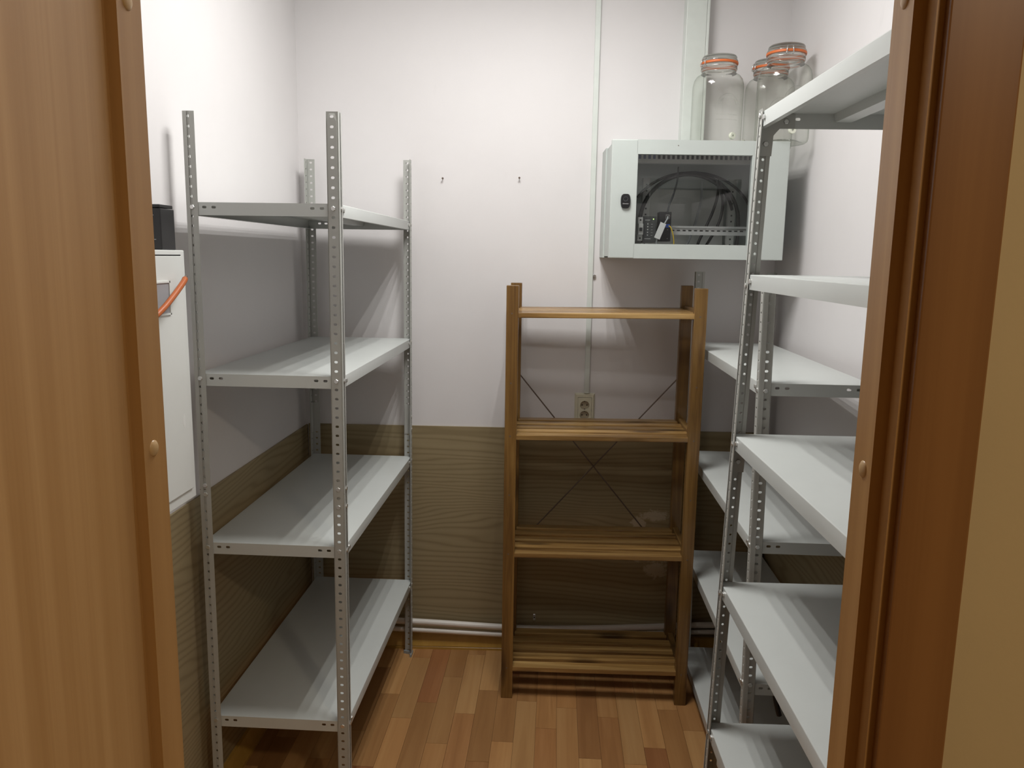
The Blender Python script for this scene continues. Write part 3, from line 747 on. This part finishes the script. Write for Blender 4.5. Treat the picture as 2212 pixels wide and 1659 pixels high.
for k in range(5):
    MB().box(0.0145, 0.0185, -0.0484, -0.0478, 0.024 + k * 0.0098, 0.0275 + k * 0.0098).build('print_mark', M['print'], psu)
    MB().box(0.028, 0.034, -0.0484, -0.0478, 0.0245 + k * 0.0098, 0.0255 + k * 0.0098).build('print_mark', M['print'], psu)
for x0_, x1_, z in ((0.006, 0.024, 0.0775), (0.006, 0.028, 0.012)): MB().box(x0_, x1_, -0.0484, -0.0478, z, z + 0.002).build('print_mark', M['print'], psu)
mc = thing('media_converter', 'black network converter with a white tagged lead inside the glazed cabinet', 'network device', cabp(0.1862, -0.2125, 0.0615), TH)
MB().box(0, 0.0425, -0.050, 0, 0, 0.1035, 0.001, 1).build('body', M['black'], mc)
MB().box(0.022, 0.036, -0.0510, -0.049, 0.079, 0.094).build('network_port', M['steel'], mc)
MB().box(0.024, 0.034, -0.0515, -0.0505, 0.081, 0.091).build('port_opening', M['black'], mc)
MB().box(0.0225, 0.0365, -0.060, -0.0495, 0.048, 0.0605, 0.0006, 1).build('fibre_plug', M['blue'], mc)
for z in (0.010, 0.041): MB().lathe([(0.0001, 0.001), (0.0012, 0.001), (0.0012, 0)], 8).build('indicator', M['white'], mc, (0.031, -0.050, z)).rotation_euler = (PI / 2, 0, 0)
def cable(name, pts, r, mat, label, group=None, n=8):
    o = MB().tube(smooth_path([cabp(*p) for p in pts], 8), r, n).build(name, mat, smooth=60); return tag(o, label, 'cable', group)
cable('patch_cable', [(0.2150, -0.2670, 0.1475), (0.2125, -0.275, 0.1405), (0.2045, -0.283, 0.128), (0.190, -0.286, 0.100), (0.178, -0.284, 0.070), (0.176, -0.278, 0.045), (0.182, -0.272, 0.020), (0.186, -0.270, 0.006)], 0.0026, M['greycable'], 'grey patch lead plugged into the black network converter')
tg = MB().box(-0.0105, 0.0105, -0.0006, 0.0006, -0.029, 0.029)
bmesh.ops.rotate(tg.bm, verts=tg.bm.verts, cent=(0, 0, 0), matrix=Matrix.Rotation(math.radians(21), 3, 'Y'))
tag(tg.build('cable_tag', M['white'], loc=cabp(0.186, -0.2905, 0.0975), rz=TH), 'white paper tag wrapped on the grey patch lead', 'tag')
cable('fibre_cable', [(0.2185, -0.272, 0.1150), (0.224, -0.2745, 0.1125), (0.232, -0.2755, 0.095), (0.2385, -0.274, 0.068), (0.2405, -0.272, 0.040), (0.2400, -0.270, 0.008)], 0.0019, M['yellow'], 'yellow fibre cable dropping from the black network converter')
gcl = 'black cables coiled inside the cabinet'
def arc(cx, cz, rx, rz, a0, a1, y, n=16): return [(cx + rx * math.cos(math.radians(a0 + (a1 - a0) * k / n)), y, cz + rz * math.sin(math.radians(a0 + (a1 - a0) * k / n))) for k in range(n + 1)]
cable('power_cable', [(0.137, -0.12, 0.150)] + arc(0.322, 0.140, 0.183, 0.172, 165, 5, -0.115) + [(0.505, -0.12, 0.090), (0.496, -0.12, 0.008)], 0.0072, M['cable'], 'thick black cable looped over the middle of the glazed cabinet', gcl)
cable('power_cable', [(0.080, -0.09, 0.180)] + arc(0.330, 0.130, 0.235, 0.190, 150, 8, -0.095) + [(0.566, -0.095, 0.05), (0.56, -0.095, 0.008)], 0.0052, M['cable'], 'outer black cable loop reaching the sides of the glazed cabinet', gcl)
cable('power_cable', arc(0.310, 0.150, 0.170, 0.158, 150, 12, -0.130), 0.0060, M['cable'], 'inner black cable loop resting under the thicker loop', gcl)
cable('power_cable', [(0.412, -0.15, 0.290), (0.416, -0.15, 0.240), (0.402, -0.152, 0.180), (0.378, -0.155, 0.120), (0.352, -0.155, 0.060), (0.345, -0.155, 0.008)], 0.0052, M['cable'], 'black cable hanging straight down behind the rail', gcl)
cable('power_cable', [(0.414, -0.172, 0.282), (0.424, -0.172, 0.240), (0.430, -0.174, 0.190), (0.418, -0.176, 0.130), (0.388, -0.176, 0.070), (0.357, -0.176, 0.02)], 0.0050, M['cable'], 'black cable bowing outward behind the rail', gcl)
cable('network_cable', [(0.262, -0.17, 0.330), (0.255, -0.20, 0.280), (0.238, -0.225, 0.225), (0.225, -0.235, 0.195), (0.218, -0.236, 0.163)], 0.0034, M['darkgrey'], 'dark lead dropping into the top of the black network converter')
cable('network_cable', [(0.370, -0.075, 0.290), (0.372, -0.075, 0.230), (0.364, -0.075, 0.180), (0.346, -0.075, 0.110), (0.320, -0.075, 0.045), (0.27, -0.075, 0.008)], 0.0042, M['greycable'], 'grey lead hanging between the black cables in the cabinet')

# ------------------------------------------------------------------ glass jars on the cabinet
def make_jar(label, s, d, R_, H_, clip_deg, nut_deg):
    t = thing('glass_jar', label, 'jar', BW(s, d, CZ1), TH, 'large clip-top glass jars')
    k = H_ / 0.32; q = R_ / 0.09
    prof = [(0.001, 0.012), (0.052, 0.010), (0.066, 0.002), (0.078, 0.0005), (0.0855, 0.006), (0.0892, 0.016), (0.0900, 0.030), (0.0900, 0.205), (0.0888, 0.220), (0.0840, 0.236), (0.0755, 0.248), (0.0660, 0.2545), (0.0605, 0.258), (0.0592, 0.262), (0.0592, 0.268), (0.0622, 0.2705), (0.0622, 0.2745), (0.0600, 0.277), (0.0600, 0.2835), (0.0635, 0.286), (0.0635, 0.2895)]
    body = MB(); body.lathe([(r * q, z * k) for r, z in prof[:13]], 48)
    MB().lathe([(r * q, z * k) for r, z in prof[12:]], 48).build('neck', M['jar_thick'], t, smooth=60)
    # softly squared plan, as on pressed dispensers
    for v in body.bm.verts:
        z = v.co.z / k
        if 0.004 < z < 0.25:
            a = math.atan2(v.co.y, v.co.x); wgt = min(1, (z - 0.004) / 0.02, (0.25 - z) / 0.03)
            f = 1 - 0.028 * wgt * (0.5 - 0.5 * math.cos(4 * a + PI))
            v.co.x *= f; v.co.y *= f
    bo = body.build('body', M['jar'], t, smooth=60)
    # raised arch decoration pressed into the glass front
    for rad in (0.044, 0.035):
        pts = []
        for i in range(17):
            a = math.radians(20 + 140 * i / 16); xx = rad * math.cos(a); zz = 0.125 * k + rad * 1.15 * math.sin(a)
            ang = xx / (0.0885 * q); r_ = 0.0888 * q
            pts.append((r_ * math.sin(ang + math.radians(12)), -r_ * math.cos(ang + math.radians(12)) + 0.0006, zz))
        MB().tube(pts, 0.0011, 6).build('relief_arch', M['jar'], bo, smooth=60)
    for zz in (0.105, 0.088):
        pts = []
        for i in range(9):
            ang = math.radians(-14 + 52 * i / 8); pts.append((0.0888 * q * math.sin(ang), -0.0888 * q * math.cos(ang), zz * k))
        MB().tube(pts, 0.0009, 6).build('relief_line', M['jar'], bo, smooth=60)
    g_ = MB().lathe([(0.0560 * q, 0.289 * k), (0.0645 * q, 0.289 * k), (0.0650 * q, 0.2925 * k), (0.0645 * q, 0.2965 * k), (0.0560 * q, 0.2965 * k)], 48, close=True).build('rubber_seal', M['gasket'], t, smooth=40)
    lid = MB().lathe([(0.0630 * q, 0.2960 * k), (0.0635 * q, 0.300 * k), (0.0625 * q, 0.303 * k), (0.0600 * q, 0.305 * k), (0.0595 * q, 0.313 * k), (0.0570 * q, 0.3180 * k), (0.0500 * q, 0.3200 * k), (0.001, 0.3195 * k)], 48).build('lid', M['jar_thick'], t, smooth=60)
    # wire bail: ring round the neck, clasp loop
    ring = [(0.0612 * q * math.cos(2 * PI * i / 40), 0.0612 * q * math.sin(2 * PI * i / 40), 0.2795 * k) for i in range(41)]
    wire_ = MB().tube(ring, 0.0011, 6); a = math.radians(clip_deg)
    def cp(r, w_, z): return (r * math.cos(a) - w_ * math.sin(a), r * math.sin(a) + w_ * math.cos(a), z)
    for w_ in (-0.011, 0.011):
        wire_.tube([cp(0.0625 * q, w_, 0.2795 * k), cp(0.069 * q, w_, 0.284 * k), cp(0.0690 * q, w_ * 0.9, 0.299 * k), cp(0.0640 * q, w_ * 0.8, 0.306 * k)], 0.0019, 8)
    wire_.tube([cp(0.069 * q, -0.013, 0.2835 * k), cp(0.072 * q, -0.006, 0.282 * k), cp(0.072 * q, 0.006, 0.282 * k), cp(0.069 * q, 0.013, 0.2835 * k)], 0.0019, 8)
    wire_.tube([cp(0.0640 * q, -0.0088, 0.306 * k), cp(0.0640 * q, 0.0088, 0.306 * k)], 0.0019, 8)
    wire_.build('wire_clip', M['steel'], t, smooth=60)
    # spigot hole closed by a pale plastic nut inside the wall
    a = math.radians(nut_deg); nr = 0.0865 * q
    nt_ = MB().lathe([(0.0040, 0.004), (0.0115, 0.004), (0.0125, 0.002), (0.0125, -0.005), (0.0040, -0.005)], 24, close=True).build('spigot_nut', M['nut'], t, (nr * math.cos(a), nr * math.sin(a), 0.034 * k), smooth=40)
    nt_.rotation_euler = (0, PI / 2, a)
    return t
make_jar('clear glass clip-top jar standing apart in front of the wide duct', 0.5575, 0.152, 0.0925, 0.319, 205, -62)
make_jar('clear glass clip-top jar half hidden behind another jar in the corner', 0.7600, 0.096, 0.0900, 0.319, 192, 150)
make_jar('clear glass clip-top jar overhanging the corner of the cabinet', 0.7560, 0.278, 0.0925, 0.325, 262, -84)

# ------------------------------------------------------------------ electrical box on the left wall, battery, orange cable
eb = thing('electrical_box', 'white metal electrical box on the wall beside the four-shelf rack', 'electrical box', (XL, 1.46, 1.034))
EX, EYL, EZ = -0.900 - XL, 0.414, 0.617
MB().box(0.0, EX - 0.004, 0.0, EYL, 0.0, EZ, 0.003, 2).build('body', M['box'], eb)
dre = MB().box(EX - 0.003, EX, 0.012, EYL - 0.022, 0.028, EZ - 0.014, 0.0015, 2).build('door', M['box'], eb)
MB().box(EX - 0.0042, EX - 0.0036, 0.010, EYL - 0.020, EZ - 0.0136, EZ - 0.0106).build('door_gap', M['black'], dre)
mb = MB(); fy0, fy1, fz0, fz1 = 0.20, 0.3235, 0.468, 0.546
for a in ((fy0, fy1, fz0, fz0 + 0.004), (fy0, fy1, fz1 - 0.004, fz1), (fy0, fy0 + 0.004, fz0, fz1), (fy1 - 0.004, fy1, fz0, fz1)): mb.box(EX, EX + 0.003, a[0], a[1], a[2], a[3])
mb.build('window_frame', M['box'], dre)
MB().box(EX, EX + 0.001, fy0 + 0.004, fy1 - 0.004, fz0 + 0.004, fz1 - 0.004).build('window', M['window_grey'], dre)
ch = MB(); cpts = [(0.3617 + 0.006 * (1 + 0.35 * random.uniform(-1, 1)) * math.cos(a), 0.207 + 0.016 * (1 + 0.25 * random.uniform(-1, 1)) * math.sin(a)) for a in [2 * PI * i / 14 for i in range(14)]]
ch.prism(cpts, 0, EX - 0.0002, EX + 0.0003).build('paint_chip', M['white'], dre)
bt = thing('battery', 'black block battery standing on top of the electrical box', 'battery', (-1.008, 1.780, 1.651))
MB().box(0, 0.098, 0.0, 0.066, 0.0, 0.094, 0.002, 2).build('case', M['black'], bt)
MB().box(0.0, 0.096, 0.002, 0.064, 0.0955, 0.103, 0.001, 1).build('lid', M['black'], bt)
for k, (a, b) in enumerate(((0.02, 0.082), (0.03, 0.078), (0.03, 0.070), (0.03, 0.075), (0.04, 0.08), (0.05, 0.085))):
    MB().box(a, b, -0.0003, 0.0003, 0.078 - k * 0.011, 0.079 - k * 0.011).build('print_line', M['print'], bt)
oc = smooth_path([(-0.8875, 1.52, 1.455), (-0.880, 1.60, 1.480), (-0.872, 1.685, 1.5175), (-0.872, 1.745, 1.547), (-0.875, 1.800, 1.575), (-0.878, 1.818, 1.584)], 6)
ocb = thing('orange_cable', 'loose orange cable end in front of the electrical box', 'cable', oc[0])
o = MB().tube([p - Vector(oc[0]) for p in oc], 0.0068, 10).build('sheath', M['orange'], ocb, smooth=60)
e0 = oc[-1] - Vector(oc[0])
MB().tube([e0, e0 + Vector((-0.001, 0.008, 0.006))], 0.0035, 8).build('core', M['wire'], ocb)
# black cable end dangling under the low rack's third shelf
kb = smooth_path([(0.640, 2.10, 0.462), (0.641, 2.075, 0.440), (0.648, 2.066, 0.405), (0.654, 2.065, 0.385)], 5)
tag(MB().tube(kb, 0.0075, 10).build('cable_end', M['cable'], smooth=60), 'short black cable end hanging under a shelf of the low rack', 'cable')
